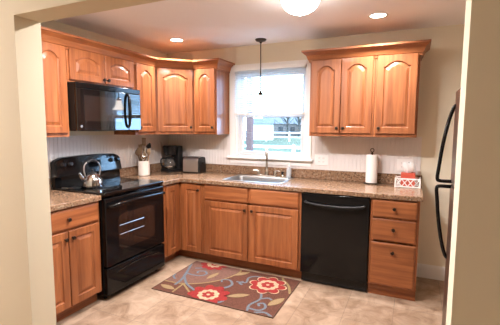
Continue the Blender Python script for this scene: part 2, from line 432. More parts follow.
b = slab([(.010, -.937), (.640, -.937), (.640, -.640), (3.022, -.640), (3.022, -.010), (.010, -.010)], hole=[(SKX0+.015, SKY0+.015), (SKX1-.015, SKY0+.015), (SKX1-.015, SKY1-.012), (SKX0+.015, SKY1-.012)])
obj('worktop', b, STONE, t)
b = NB(); box(b, .029, 3.018, -.028, -.009, .914, 1.015, .004); box(b, .010, .029, -.937, -.009, .914, 1.015, .004); obj('backsplash', b, STONE, t)
t = thing('countertop', 'short piece of speckled brown worktop left of the range', 'countertop')
obj('worktop', slab([(.010, -2.345), (.640, -2.345), (.640, -1.716), (.010, -1.716)]), STONE, t)
obj('backsplash', box(NB(), .010, .029, -2.345, -1.716, .914, 1.015, .004), STONE, t)

# wall cabinets
UD = .305; UB, UT = 1.385, 2.13
def upper_body(w, z0=UB, z1=UT, d=UD):
    b = NB(); g = .001
    box(b, g, w-g, -d+.019, -.010, z0, z1); s = min(.036, w*.12)
    box(b, g, s, -d, -d+.019, z0, z1, .0015); box(b, w-s, w-g, -d, -d+.019, z0, z1, .0015)
    box(b, s, w-s, -d, -d+.019, z0, z0+.036, .0015); box(b, s, w-s, -d, -d+.019, z1-.036, z1, .0015)
    return b
G = 'wood wall cabinets'
UL0, UL1 = -2.335, -1.716; w = UL1-UL0
t = thing('wall_cabinet', 'wood wall cabinet left of the microwave, cut off by the door jamb', 'cabinet', (0, UL0, 0), R90, G)
obj('body', upper_body(w), WV, t); dw = (w-.042-.006)/2
for k in (0, 1): front('door', t, .021+k*(dw+.006), UB+.03, dw, .704, -UD, [(dw-.024 if k == 0 else .024, .05)], rise=.042)
w = -.942+1.714; zb = 1.842
t = thing('wall_cabinet', 'short two-door wood wall cabinet directly above the microwave', 'cabinet', (0, -1.714, 0), R90, G)
obj('body', upper_body(w, zb), WV, t); dw = (w-.030-.006)/2
for k in (0, 1): front('door', t, .015+k*(dw+.006), zb+.018, dw, .260, -UD, [(dw-.022 if k == 0 else .022, .035)], rise=.034, )
w = .942-.612
t = thing('wall_cabinet', 'narrow single-door wood wall cabinet right of the microwave', 'cabinet', (0, -.940, 0), R90, G)
obj('body', upper_body(w), WV, t); front('door', t, .023, UB+.03, w-.046, .704, -UD, [(.024, .05)], rise=.040)
# diagonal corner cabinet
t = thing('corner_wall_cabinet', 'diagonal wood wall cabinet filling the corner above the coffee maker', 'cabinet', group=G)
b = NB(); foot = [(.010, -.010), (.010, -.609), (UD, -.609), (.609, -UD), (.609, -.010)]
loft(b, [[(x, y, z) for x, y in foot] for z in (UB, UT)]); obj('body', b, WV, t)
dl = .304*math.sqrt(2); dwid = dl-.036
o = front('door', t, 0, 0, dwid, .704, 0, [(dwid-.028, .05)], rise=.044)
dv = Vector((1, 1, 0)).normalized(); o.location = Vector((UD, -.609, UB+.03))+dv*.018+Vector((.0012, -.0012, 0)); o.rotation_euler = (0, 0, pi/4)
w = .911-.611
t = thing('wall_cabinet', 'narrow single-door wood wall cabinet just left of the window', 'cabinet', (.611, 0, 0), 0, G)
obj('body', upper_body(w), WV, t); front('door', t, .018, UB+.03, w-.036, .704, -UD, [(w-.036-.024, .05)], rise=.040)
# right group
RZ = 1.385
w = 2.582-1.974
t = thing('wall_cabinet', 'two-door wood wall cabinet just right of the window', 'cabinet', (1.974, 0, 0), 0, G)
obj('body', upper_body(w, RZ), WV, t); dw = (w-.036-.006)/2
for k in (0, 1): front('door', t, .018+k*(dw+.006), RZ+.03, dw, .704, -UD, [(dw-.026 if k == 0 else .026, .05)], rise=.044)
w = 2.953-2.583
t = thing('wall_cabinet', 'single-door wood wall cabinet at the far right, above the paper towels', 'cabinet', (2.583, 0, 0), 0, G)
obj('body', upper_body(w, RZ), WV, t); front('door', t, .018, RZ+.03, w-.036, .704, -UD, [(.028, .05)], rise=.044)
# crown mouldings swept along a path of (point, outward normal already mitred)
PROF = [(0, -.028), (.010, -.028), (.012, -.012), (.020, -.006), (.024, .010), (.036, .036), (.056, .052), (.062, .060), (.072, .064), (.072, .082), (0, .082)]
def crown(name, path, label):
    b = NB(); loops = []; n = len(path); P = [Vector(p).to_2d() for p in path]
    for i in range(n):
        ns = []
        for a, c in ((i-1, i), (i, i+1)):
            if a >= 0 and c < n: d = (P[c]-P[a]).normalized(); ns.append(Vector((d.y, -d.x)))
        m = ns[0] if len(ns) == 1 else (ns[0]+ns[1])/(1+ns[0].dot(ns[1]))
        loops.append([(P[i].x+m.x*o, P[i].y+m.y*o, UT+z) for o, z in PROF])
    loft(b, loops); o = obj(name, b, CROWNW, sharp=25); return tag(o, label, 'crown moulding', 'crown mouldings')
crown('crown_moulding', [(UD+.002, -2.335), (UD+.002, -.609), (.610, -UD-.002), (.9125, -UD-.002), (.9125, -.002)], 'long wood crown moulding atop the left and corner wall cabinets')
crown('crown_moulding', [(1.9725, -.002), (1.9725, -UD-.002), (2.9545, -UD-.002), (2.9545, -.002)], 'wood crown moulding atop the wall cabinets right of the window')

# ------------------------------------------------------------------ microwave (local: x along wall, front at -y)
MW = .756; MZ0, MZ1 = 1.432, 1.838
t = thing('microwave', 'black over-the-range microwave under the short wall cabinet', 'microwave', (0, -1.706, 0), R90)
obj('body', box(NB(), 0, MW, -.365, -.012, MZ0, MZ1, .004), BLACKP, t)
b = NB(); box(b, 0, MW, -.392, -.3655, MZ1-.045, MZ1, .004)
for k in range(24): box(b, .03+k*.029, .052+k*.029, -.394, -.391, MZ1-.030, MZ1-.024); 
obj('vent_grille', b, BLACK, t)
d = obj('door', box(NB(), 0, .585, -.392, -.3655, MZ0+.004, MZ1-.047, .005), BGLASS, t)
obj('window', box(NB(), .075, .500, -.3935, -.3915, MZ0+.085, MZ1-.105, .0008), DARKWIN, d)
b = NB(); hp = [(.575, -.392, MZ0+.030), (.575, -.415, MZ0+.065), (.575, -.427, MZ0+.185), (.575, -.415, MZ1-.09), (.575, -.392, MZ1-.055)]
b = tube(b, smooth(hp, 6), .0125, 10); obj('handle', b, BLACK, d)
b = NB(); lathe(b, [(0, 0), (.011, 0), (.011, .001), (0, .0015)], (.040, -.392, MZ0+.040), 18, axis='-Y'); obj('badge', b, STEEL, d, label='small round silver maker badge')
p_ = obj('control_panel', box(NB(), .588, MW, -.392, -.3655, MZ0+.004, MZ1-.047, .005), BGLASS, t)
obj('display', box(NB(), .625, .735, -.3928, -.3918, MZ0+.255, MZ0+.300), mat('display_dark', (.01, .016, .018), .1), p_)
b = NB(); box(b, .25, .50, -.30, -.10, MZ0-.004, MZ0+.002); obj('underside_vent', b, mat('grey_mesh', (.1, .1, .1), .5, metal=.6), t)

# ------------------------------------------------------------------ range
RW = .758
t = thing('range', 'black electric range with glass cooktop between the base cabinets', 'stove', (0, -1.707, 0), R90)
b = NB(); box(b, .002, RW-.002, -.620, -.035, .045, .905, .003); obj('body', b, BLACK, t)
for x in (.05, RW-.05):
    for y in (-.58, -.08): obj('foot', lathe(NB(), [(0, 0), (.016, 0), (.016, .010), (.008, .014), (.008, .046), (0, .046)], (x, y, 0), 12), BLACKP, t)
b = NB(); box(b, 0, RW, -.664, -.035, .905, .931, .007, seg=3); ct = obj('cooktop', b, BGLASS, t)
for x, y, r_ in ((.20, -.47, .105), (.56, -.47, .085), (.20, -.21, .075), (.56, -.21, .095)):
    bb = NB(); lathe(bb, [(r_-.002, 0), (r_, .0006), (r_+.002, 0)], (x, y, .9311), 40); lathe(bb, [(r_*.62-.001, 0), (r_*.62, .0006), (r_*.62+.001, 0)], (x, y, .9311), 40); obj('burner_ring', bb, GREYR, ct)
# back guard with arched, sloping face
b = NB(); loops = []
for i in range(41):
    u = i/40; x = u*RW; e = 1-(2*u-1)**2; zt = 1.150+.036*min(1, e*2.6)**.6+.014*e
    loops.append([(x, -.032, .931), (x, -.085, .931), (x, -.082, 1.015+.010*e), (x, -.112-.006*e, 1.022+.012*e), (x, -.092, zt-.010), (x, -.082, zt), (x, -.032, zt)])
loft(b, loops); bg_ = obj('backguard', b, BLACK, t)
KNOBM = mat('knob_black', (.022, .021, .022), .22, spec=.6)
for x in (.068, .140, .625, .705):
    k_ = NB(); mxk = Matrix.Translation((x, -.1015, 1.130)) @ Matrix.Rotation(radians(90-9), 4, 'X')
    lathe(k_, [(0, 0), (.024, 0), (.0235, .006), (.018, .010), (.0165, .024), (.014, .027), (0, .027)], (0, 0, 0), 20, mx=mxk)
    box(k_, -.004, .004, -.017, .017, .024, .031, .001, mx=mxk); obj('knob', k_, KNOBM, bg_)
mxd = Matrix.Translation((RW/2, -.1055, 1.110)) @ Matrix.Rotation(radians(-9), 4, 'X')
obj('display', box(NB(), -.11, .11, -.002, .002, -.030, .034, .001, mx=mxd), BGLASS, bg_)
# oven door
b = NB(); box(b, .004, RW-.004, -.664, -.6205, .300, .880, .008, seg=3); d = obj('oven_door', b, BLACK, t)
wl = []
for i in range(40):
    a = 2*pi*i/40; cxx, czz = .375, .565; hx, hz = .235, .160
    ca, sa = cos(a), sin(a); wl.append((cxx+hx*math.copysign(abs(ca)**.28, ca), czz+hz*math.copysign(abs(sa)**.28, sa)))
b = NB(); loft(b, [[(x, -.6635, z) for x, z in wl], [(x, -.6652, z) for x, z in wl]]); wn = obj('oven_window', b, DARKWIN, d)
b = NB()
for z in (.545, .625): tube(b, [(.155, -.6668, z), (.455, -.6668, z)], .0022, 6)
obj('rack', b, STEEL, wn, label='pale oven rack bars seen in the oven window')
hp = [(.035, -.664, .812), (.045, -.700, .818), (.16, -.716, .826), (.379, -.722, .832), (.598, -.716, .826), (.713, -.700, .818), (.723, -.664, .812)]
obj('handle', tube(NB(), smooth(hp, 5), .014, 10), BLACK, d)
b = NB(); box(b, .004, RW-.004, -.664, -.6205, .050, .285, .008, seg=3); d = obj('storage_drawer', b, BLACK, t)
b = NB(); tube(b, smooth([(.10, -.660, .222), (.25, -.668, .240), (.379, -.670, .246), (.51, -.668, .240), (.66, -.660, .222)], 5), .009, 8); obj('pull_lip', b, BLACK, d)

# ------------------------------------------------------------------ dishwasher
DW0, DW1 = 2.003, 2.611; w = DW1-DW0
t = thing('dishwasher', 'black built-in dishwasher under the worktop right of the sink cabinet', 'dishwasher', (DW0, 0, 0))
obj('tub', box(NB(), .004, w-.004, -.585, -.03, .06, .868), BLACKP, t)
d = obj('door', box(NB(), .001, w-.001, -.634, -.586, .105, .866, .006, seg=3), BLACK, t)
hp = [(.045, -.634, .790), (.055, -.660, .786), (.16, -.672, .774), (.304, -.676, .770), (.448, -.672, .774), (.553, -.660, .786), (.563, -.634, .790)]
obj('handle', tube(NB(), smooth(hp, 5), .011, 10), BLACKP, d)
obj('control_strip', box(NB(), .02, w-.02, -.630, -.600, .8662, .8682), BGLASS, d)
obj('toe_panel', box(NB(), .003, w-.003, -.600, -.586, .012, .103, .003), BLACKP, t)

# ------------------------------------------------------------------ refrigerator (front faces -x)
FX, FY0, FY1 = 3.157, -1.955, -1.20
t = thing('refrigerator', 'stainless refrigerator seen edge-on behind the right door jamb', 'refrigerator', (FX, FY0, 0))
L_ = FY1-FY0
obj('body', box(NB(), .062, .70, 0, L_, .03, 1.70, .008), FSIDE, t)
f_ = obj('freezer_door', box(NB(), 0, .058, 0, L_, 1.125, 1.705, .012, seg=3), FRIDGE, t)
r_ = obj('fresh_food_door', box(NB(), 0, .058, 0, L_, .07, 1.117, .012, seg=3), FRIDGE, t)
def fh(zs, ze, parent):
    prof_ = ((0, -.004), (.05, .012), (.22, .034), (.52, .058), (.82, .073), (.97, .078), (1.0, .060), (1.0, -.004))
    hp = [(-o_, L_-.055, zs+(ze-zs)*f_) for f_, o_ in prof_]
    obj('handle', tube(NB(), smooth(hp, 6), .0142, 10, flat=.8), BLACK, parent)
fh(1.615, 1.138, f_); fh(.640, 1.104, r_)
obj('toe_grille', box(NB(), .02, .06, .02, L_-.02, .006, .066, .003), BLACKP, t)
obj('hinge_cover', box(NB(), .01, .09, .01, .07, 1.7055, 1.720, .004), BLACKP, t)

# ------------------------------------------------------------------ sink, faucet
t = thing('sink', 'stainless steel drop-in sink set into the worktop under the window', 'sink', (0, 0, .914))
def rr(x0, x1, y0, y1, r, z, n=5):
    L = []
    for cx_, cy_, a0 in ((x1-r, y1-r, 0), (x0+r, y1-r, pi/2), (x0+r, y0+r, pi), (x1-r, y0+r, 3*pi/2)):
        for k in range(n+1): a = a0+pi/2*k/n; L.append((cx_+r*cos(a), cy_+r*sin(a), z))
    return L
b = NB(); a_ = (SKX0, SKX1, SKY0, SKY1)
loft(b, [rr(*a_, .035, .0008), rr(SKX0, SKX1, SKY0, SKY1, .035, .005), rr(SKX0+.006, SKX1-.006, SKY0+.006, SKY1-.006, .033, .0075),
         rr(SKX0+.022, SKX1-.022, SKY0+.022, SKY1-.085, .035, .0065), rr(SKX0+.032, SKX1-.032, SKY0+.032, SKY1-.095, .04, -.010), rr(SKX0+.048, SKX1-.048, SKY0+.048, SKY1-.110, .05, -.165), rr(SKX0+.085, SKX1-.085, SKY0+.085, SKY1-.145, .05, -.178)], cap0=False)
obj('basin', b, mat('sink_steel', (.40, .39, .385), .38, metal=1), t)
b = NB(); lathe(b, [(0, .001), (.020, .001), (.028, .004), (.040, .003), (.043, .0005)], (1.43, -.33, -.178), 24); obj('drain', b, NICKEL, t)
FXC, FYC, FZ = 1.445, -.118, .9215
t = thing('faucet', 'two-handle nickel faucet with tall spout behind the sink', 'faucet', (FXC, FYC, FZ))
b = NB(); loft(b, [rr(-.125, .125, -.026, .026, .025, 0), rr(-.125, .125, -.026, .026, .025, .010), rr(-.118, .118, -.020, .020, .019, .016)]); obj('base_plate', b, NICKEL, t)
b = NB(); lathe(b, [(.024, .014), (.022, .05), (.015, .07), (.0125, .09)], (0, 0, 0), 20)
tube(b, smooth([(0, 0, .07), (0, 0, .22), (0, -.008, .285), (0, -.045, .322), (0, -.10, .316), (0, -.128, .278), (0, -.132, .24)], 6), [.0125]*30+[.0135]*7, 12); bmesh.ops.transform(b, matrix=Matrix.Rotation(radians(20), 4, 'Z'), verts=b.verts); obj('spout', b, NICKEL, t)
for s in (-1, 1):
    b = NB(); lathe(b, [(.020, .014), (.019, .040), (.014, .055), (.012, .066), (0, .070)], (s*.098, 0, 0), 18)
    tube(b, smooth([(s*.098, 0, .058), (s*.125, -.004, .066), (s*.160, -.010, .062)], 4), [.009, .009, .0085, .008, .0075, .007, .007, .0065, .006], 8); obj('handle', b, NICKEL, t)
t = thing('side_sprayer', 'small dark-headed sink sprayer just right of the faucet', 'sprayer', (1.632, -.118, .9215))
obj('base', lathe(NB(), [(0, 0), (.022, 0), (.020, .010), (.015, .022), (.013, .026), (0, .026)], (0, 0, 0), 18), NICKEL, t)
b = NB(); lathe(b, [(.010, .024), (.012, .04), (.014, .048), (.015, .056), (.010, .062), (0, .063)], (0, 0, 0), 16); obj('head', b, BLACKP, t)
t = thing('soap_bottle', 'pale slim soap pump bottle on the worktop right of the faucet', 'bottle', (1.70, -.040-.062, .9215))
b = NB(); lathe(b, [(0, 0), (.024, 0), (.027, .006), (.027, .085), (.020, .105), (.011, .115), (.011, .124), (0, .124)], (0, 0, 0), 20); obj('body', b, SOAP, t)
b = NB(); lathe(b, [(0, .122), (.013, .122), (.013, .136), (.005, .138), (.005, .160), (.012, .161), (.012, .170), (0, .171)], (0, 0, 0), 14); tube(b, [(0, 0, .166), (-.012, -.03, .164), (-.013, -.036, .158)], .004, 8); obj('pump', b, OUTW, t)

# ------------------------------------------------------------------ counter-top objects
# kettle
KST = mat('kettle_steel', (.36, .34, .33), .14, metal=1)
KX, KY, KZ = .355, -1.545, .9318
t = thing('kettle', 'shiny steel tea kettle standing on the range cooktop', 'kettle', (KX, KY, KZ), radians(-100))
b = NB(); lathe(b, [(0, 0), (.078, 0), (.085, .006), (.086, .030), (.080, .065), (.064, .100), (.046, .120), (.040, .124)], (0, 0, 0), 32); obj('body', b, KST, t)
b = NB(); lathe(b, [(.043, .121), (.040, .128), (.022, .137), (.008, .140), (.007, .147), (.013, .153), (.012, .162), (0, .166)], (0, 0, 0), 24); obj('lid', b, BLACKP, t)
b = NB(); tube(b, smooth([(.066, 0, .068), (.095, 0, .095), (.110, 0, .125), (.118, 0, .138)], 4), [.020]*4+[.017]*3+[.013]*3+[.011]*3, 12); obj('spout', b, KST, t)
b = NB(); tube(b, smooth([(-.066, 0, .098), (-.078, 0, .165), (-.062, 0, .215), (0, 0, .238), (.062, 0, .215), (.076, 0, .165), (.066, 0, .105)], 6), .006, 8); h_ = obj('handle', b, STEEL, t)
b = NB(); tube(b, smooth([(-.050, 0, .224), (0, 0, .240), (.050, 0, .224)], 5), [.009, .0115]+[.012]*7+[.0115, .009], 10); obj('grip', b, BLACKP, h_)
# spoon rest
t = NB(); lathe(t, [(0, .002), (.030, .002), (.040, .010), (.043, .012), (.041, .013), (.030, .006), (0, .005)], (0, 0, 0), 24, sx=1.25)
loft(t, [[(.045, -.010, .008), (.045, .010, .008), (.045, .010, .012), (.045, -.010, .012)], [(.11, -.009, .009), (.11, .009, .009), (.11, .009, .013), (.11, -.009, .013)]])
o = obj('spoon_rest', t, STEEL); o.location = (.285, -1.672, .9312); o.rotation_euler = (0, 0, 3.6); tag(o, 'small silver spoon rest on the cooktop left of the kettle', 'spoon rest')
# utensil crock
UXC, UYC, UZ = .135, -.632, .9148
t = NB(); lathe(t, [(0, 0), (.060, 0), (.064, .004), (.065, .010), (.065, .160), (.067, .164), (.066, .168), (.060, .168), (.058, .160), (.057, .012), (0, .010)], (0, 0, 0), 36)
o = obj('utensil_crock', t, CERAM); o.location = (UXC, UYC, UZ); tag(o, 'cream ceramic crock of cooking utensils beside the range', 'crock')
def utensil(name, label, base, top, head, m=UWOOD, hm=None, cat='utensil'):
    B = Vector(base); T = Vector(top); d = (T-B); L = d.length
    rz = Vector((0, 0, 1)).rotation_difference(d).to_matrix().to_4x4()
    e = bpy.data.objects.new(name, None); COL.objects.link(e); e.matrix_world = Matrix.Translation((UXC+B.x, UYC+B.y, UZ+B.z)) @ rz; e.empty_display_size = .05
    tag(e, label, cat, 'utensils in the crock')
    obj('handle', tube(NB(), [(0, 0, 0), (0, 0, L*.5), (0, 0, L)], [.0065, .0075, .0065], 8), m, e)
    b = NB(); head(b, L); obj('head', b, hm or m, e)
def h_spoon(b, L, w=.033, l=.085):
    lp = []
    for i in range(9):
        u = i/8; a = pi*u; ww = max(.003, w*sin(a)**.7); z = L-.008+l*u; y = -.010*sin(a)
        lp.append([(ww*cos(2*pi*k/12), y+.006*sin(2*pi*k/12), z) for k in range(12)])
    loft(b, lp)
def h_flat(b, L, w=.030, l=.085):
    lp = [[(s*ww, y, z) for s, y in ((-1, -.003), (1, -.003), (1, .003), (-1, .003))] for ww, z in ((.006, L-.01), (w*.8, L+.02), (w, L+l*.6), (w*.95, L+l))]
    loft(b, lp)
def h_slot(b, L):
    for k in range(-2, 3): box(b, k*.012-.0035, k*.012+.0035, -.002, .002, L+.012, L+.075)
    box(b, -.030, .030, -.002, .002, L-.004, L+.014, .0015); box(b, -.030, .030, -.002, .002, L+.073, L+.085, .0015)
def h_whisk(b, L):
    for k in range(6):
        a = pi*k/6; pts = []
        for i in range(13):
            u = i/12; s = sin(pi*u)*.030*(1 if u < .5 else 1); side = cos(pi*u)
            r_ = .030*math.copysign(abs(side)**.6, side)*(1-.0*u); zz = L+.095*sin(pi*u)**.8
            pts.append((r_*cos(a), r_*sin(a), zz))
        tube(b, pts, .0018, 5)
def h_ladle(b, L): lathe(b, [(0, -.022), (.022, -.016), (.034, .004), (.036, .014), (.034, .014), (.031, .004), (.020, -.013), (0, -.018)], (0, -.030, L+.012), 18); box(b, -.004, .004, -.006, 0, L-.01, L+.026)
utensil('wooden_spoon', 'wooden spoon leaning furthest left in the crock', (-0.022, -0.010, .012), (-0.054, -0.025, 0.225), h_spoon)
utensil('slotted_turner', 'tall brown slotted turner standing upright in the crock', (0.000, 0.000, .012), (0.008, 0.000, 0.345), h_slot)
utensil('wooden_spatula', 'flat wooden spatula at the crock front, beside the ladle', (-0.006, -0.023, .012), (-0.012, -0.044, 0.235), h_flat)
utensil('wooden_spoon', 'wooden spoon at the right side of the crock', (0.022, 0.009, .012), (0.054, 0.022, 0.235), h_spoon)
utensil('whisk', 'thin wire whisk in the crock between the wooden tools', (-0.009, 0.022, .012), (-0.022, 0.056, 0.245), h_whisk, UWOOD, NICKEL)
utensil('ladle', 'silver ladle bowl catching light above the crock rim', (0.022, -0.009, .012), (0.046, -0.019, 0.200), h_ladle, NICKEL)
utensil('serving_spoon', 'dark grey serving spoon leaning back right in the crock', (0.011, 0.021, .012), (0.031, 0.058, 0.295), h_spoon, BLACKP)
utensil('spatula', 'broad brown spatula leaning left behind the wooden spoon', (-0.022, 0.009, .012), (-0.057, 0.023, 0.268), h_flat)
# coffee maker
t = thing('coffee_maker', 'black drip coffee maker with glass carafe in the counter corner', 'coffee maker', (.185, -.165, .9145), radians(-18))
b = NB(); loft(b, [rr(-.095, .095, -.125, .105, .035, 0), rr(-.095, .095, -.125, .105, .035, .030), rr(-.088, .088, -.118, .098, .03, .036)]); obj('base', b, BLACKP, t)
b = NB(); loft(b, [rr(-.085, .085, .030, .105, .025, .034), rr(-.085, .085, .030, .105, .025, .31), rr(-.078, .078, .036, .10, .022, .318)]); obj('water_tank', b, BLACKP, t)
b = NB(); loft(b, [rr(-.062, .062, -.085, .03, .05, .205), rr(-.078, .078, -.100, .032, .055, .245), rr(-.085, .085, -.108, .034, .05, .31), rr(-.076, .076, -.098, .034, .045, .322)]); obj('filter_basket', b, BLACKP, t)
cf = NB(); lathe(cf, [(0, .040), (.055, .040), (.066, .052), (.070, .085), (.062, .125), (.046, .155), (.044, .165)], (0, -.045, 0), 28); cf = obj('carafe', cf, COFFEEG, t)
b = NB(); lathe(b, [(.045, .160), (.050, .162), (.050, .176), (.030, .186), (0, .187)], (0, -.045, 0), 24); obj('carafe_lid', b, BLACKP, cf)
b = NB(); tube(b, smooth([(-.012, -.092, .165), (-.020, -.140, .165), (-.022, -.155, .13), (-.020, -.143, .075), (-.012, -.112, .065)], 5), .009, 8); obj('carafe_handle', b, BLACKP, cf)
b = NB(); lathe(b, [(.0675, .052), (.0715, .055), (.0715, .067), (.069, .070)], (0, -.045, 0), 28); obj('carafe_band', b, NICKEL, cf)
# toaster
t = thing('toaster', 'two-slice brushed steel toaster with black ends beside the coffee maker', 'toaster', (.495, -.150, .9145), radians(4))
def tprof(x, s=1, dz=0): 
    return [(x, y*s, z) for y, z in ((-.078, .012), (-.082, .03), (-.080, .14), (-.072, .172), (-.055, .188), (-.03, .193+dz), (.03, .193+dz), (.055, .188), (.072, .172), (.080, .14), (.082, .03), (.078, .012))]
b = NB(); loft(b, [tprof(-.105), tprof(.098)]); obj('shell', b, mat('toaster_steel', (.72, .66, .63), .34, metal=1), t)
for x0, x1 in ((-.128, -.106), (.099, .122)):
    b = NB(); loft(b, [tprof(x0 if x0 < 0 else x1, .90, -.012), tprof(x0+.006 if x0 < 0 else x1-.010, .985), tprof(x1 if x0 < 0 else x0, 1.01)]); obj('end_cap', b, BLACKP, t)
b = NB(); box(b, .121, .140, -.020, .020, .112, .126, .004); obj('lever', b, BLACKP, t)
b = NB()
for y in (-.033, .015): box(b, -.085, .080, y, y+.018, .1905, .1945)
obj('slots', b, mat('slot_dark', (.01, .01, .01), .6), t)
b = NB(); loft(b, [rr(-.118, .122, -.076, .076, .02, 0), rr(-.120, .124, -.079, .079, .02, .014)]); obj('base', b, BLACKP, t)
# paper towel holder + roll
PX, PY, PZ = 2.563, -.112, .9145
t = thing('paper_towel_holder', 'dark metal upright paper towel holder with looped finial', 'paper towel holder', (PX, PY, PZ))
obj('base', lathe(NB(), [(0, 0), (.070, 0), (.072, .004), (.068, .009), (.010, .012), (0, .012)], (0, 0, 0), 32), BRONZE, t)
obj('rod', tube(NB(), [(0, 0, .010), (0, 0, .315)], .006, 10), BRONZE, t)
b = NB(); tube(b, [(.016*sin(2*pi*k/18), 0, .334-.018*cos(2*pi*k/18)) for k in range(18)]+[(0, 0, .316)], .0042, 8); lathe(b, [(0, .294), (.010, .297), (.012, .303), (.008, .310), (0, .316)], (0, 0, 0), 14); obj('finial', b, BRONZE, t)
t = NB(); lathe(t, [(.020, .0005), (.054, .0005), (.055, .002), (.055, .277), (.054, .2785), (.020, .2785), (.0195, .27), (.0195, .006), (.020, .0005)], (0, 0, 0), 40)
o = obj('paper_towel_roll', t, PAPER); o.location = (PX, PY, PZ+.0125); tag(o, 'white paper towel roll standing on the dark holder', 'paper towels')
# lattice basket with tissue box
BX, BY, BZ = 2.895, -.145, .9145
t = thing('lattice_basket', 'white lattice-sided basket at the right end of the worktop', 'basket', (BX, BY, BZ))
hx, hy, hz = .105, .072, .088
b = NB(); box(b, -hx, hx, -hy, hy, 0, .006, .001)
for z0, z1 in ((.0, .014), (hz-.012, hz)):
    box(b, -hx, hx, -hy, -hy+.006, z0, z1, .0015); box(b, -hx, hx, hy-.006, hy, z0, z1, .0015); box(b, -hx, -hx+.006, -hy, hy, z0, z1, .0015); box(b, hx-.006, hx, -hy, hy, z0, z1, .0015)
for sx in (-1, 1):
    for sy in (-1, 1): box(b, sx*hx-.006, sx*hx+.006, sy*hy-.006, sy*hy+.006, 0, hz+.002, .0015)
obj('frame', b, BASKETW, t)
for face in range(4):
    b = NB(); L = 2*(hx if face % 2 == 0 else hy)-.01; n = 4 if face % 2 == 0 else 3; st = L/n; h0, h1 = .012, hz-.010
    for k in range(n):
        x0 = -L/2+k*st
        for (xa, xb) in ((x0, x0+st), (x0+st, x0)):
            P = Vector((xa, 0, h0)); Q = Vector((xb, 0, h1)); tube(b, [P, Q], .0042, 6)
    mx = Matrix.Rotation(face*pi/2, 4, 'Z') @ Matrix.Translation((0, -(hy if face % 2 == 0 else hx)+.003, 0)); bmesh.ops.transform(b, matrix=mx, verts=b.verts); obj('lattice_panel', b, BASKETW, t)
t = thing('tissue_box', 'coral red tissue box inside the white lattice basket', 'tissue box', (BX+.002, BY, BZ+.0065))
b = NB(); box(b, -.062, .062, -.055, .055, 0, .128, .003); obj('carton', b, CORAL, t)
b = NB(); lp = []
for i in range(7):
    u = i/6; r_ = .018+.030*u**.7*(1 if u < .75 else .8); 
    lp.append([((r_*(1+.18*sin(3*a+4*u)))*cos(a)*1.15, (r_*.6*(1+.2*cos(4*a+3*u)))*sin(a), .127+.088*u+.010*u*sin(5*a)) for a in [2*pi*k/24 for k in range(24)]])
lp.append([(x*.55, y*.4, z+.010) for x, y, z in lp[-1]]); loft(b, lp); obj('tissue', b, TISSUE, t, label='white tissue pulled up out of the box')

# outlets
def outlet(x, z, gang, label):
    t = thing('wall_outlet', label, 'outlet', (x, -.0082, z))
    w_ = .058*gang-.002*(gang-1)*0; b = NB(); box(b, -w_*.6-.004, w_*.6+.004, -.006, 0, -.058, .058, .0025); obj('cover_plate', b, OUTW, t)
    for g_ in range(gang):
        cx_ = (g_-(gang-1)/2)*.046
        for dz in (-.020, .020):
            b = NB(); box(b, cx_-.0165, cx_+.0165, -.0085, -.0055, dz-.014, dz+.014, .002); 
            for s in (-.006, .006): box(b, cx_+s-.0012, cx_+s+.0012, -.0090, -.0080, dz-.005, dz+.006, mi=1)
            obj('socket', b, [OUTW, OUTD], t)
outlet(2.035, 1.122, 2, 'white double wall outlet just right of the window sill')
outlet(2.862, 1.106, 2, 'white wall outlet behind the tissue box')

# ------------------------------------------------------------------ rug
t = NB(); X0, X1, Y0, Y1 = .822, 2.008, -1.352, -.618
box(t, X0, X1, Y0, Y1, .001, .008, mi=7)
layer = [0.0082]
def clip(poly):
    def cl(P, f, inter):
        out = []
        for i in range(len(P)):
            a, b_ = P[i-1], P[i]
            if f(b_):
                if not f(a): out.append(inter(a, b_))
                out.append(b_)
            elif f(a): out.append(inter(a, b_))
        return out
    e = .008
    for ax, v, s in ((0, X0+e, 1), (0, X1-e, -1), (1, Y0+e, 1), (1, Y1-e, -1)):
        if not poly: break
        poly = cl(poly, lambda p: (p[ax]-v)*s >= 0, lambda a, b_: tuple(a[k]+(b_[k]-a[k])*((v-a[ax])/(b_[ax]-a[ax])) for k in (0, 1)))
    return poly
def poly(P, mi, up=True):
    P = clip([tuple(p[:2]) for p in P])
    if len(P) < 3: return
    z = layer[0]; layer[0] += .00012
    q = bmesh.new(); vs = [q.verts.new((x, y, z)) for x, y in P]; f = q.faces.new(vs)
    bmesh.ops.triangulate(q, faces=[f])
    for f in q.faces:
        if f.normal.z < 0: f.normal_flip()
    q.normal_update()
    for f in q.faces:
        f.normal_update()
        if f.normal.z < 0: f.normal_flip()
    _merge(t, q, mi)
def ribbon(pts, w, mi, taper=False):
    S = smooth([(x, y, 0) for x, y in pts], 6); n = len(S); Lf, Rt = [], []
    for i, p in enumerate(S):
        d = (S[min(i+1, n-1)]-S[max(i-1, 0)]).normalized(); nn = Vector((-d.y, d.x, 0)); ww = w*(1-.55*i/n if taper else 1)/2
        Lf.append(p+nn*ww); Rt.append(p-nn*ww)
    z0 = layer[0]
    for i in range(n-1): layer[0] = z0; poly([Lf[i], Lf[i+1], Rt[i+1], Rt[i]], mi)
    layer[0] = z0+.00012
def flower(c, spec):
    for R, amp, k, ph, mi in spec:
        poly([(c[0]+R*(1-amp+amp*abs(cos(k*a/2+ph))**.6)*cos(a), c[1]+R*(1-amp+amp*abs(cos(k*a/2+ph))**.6)*sin(a)) for a in [2*pi*i/96 for i in range(96)]], mi)
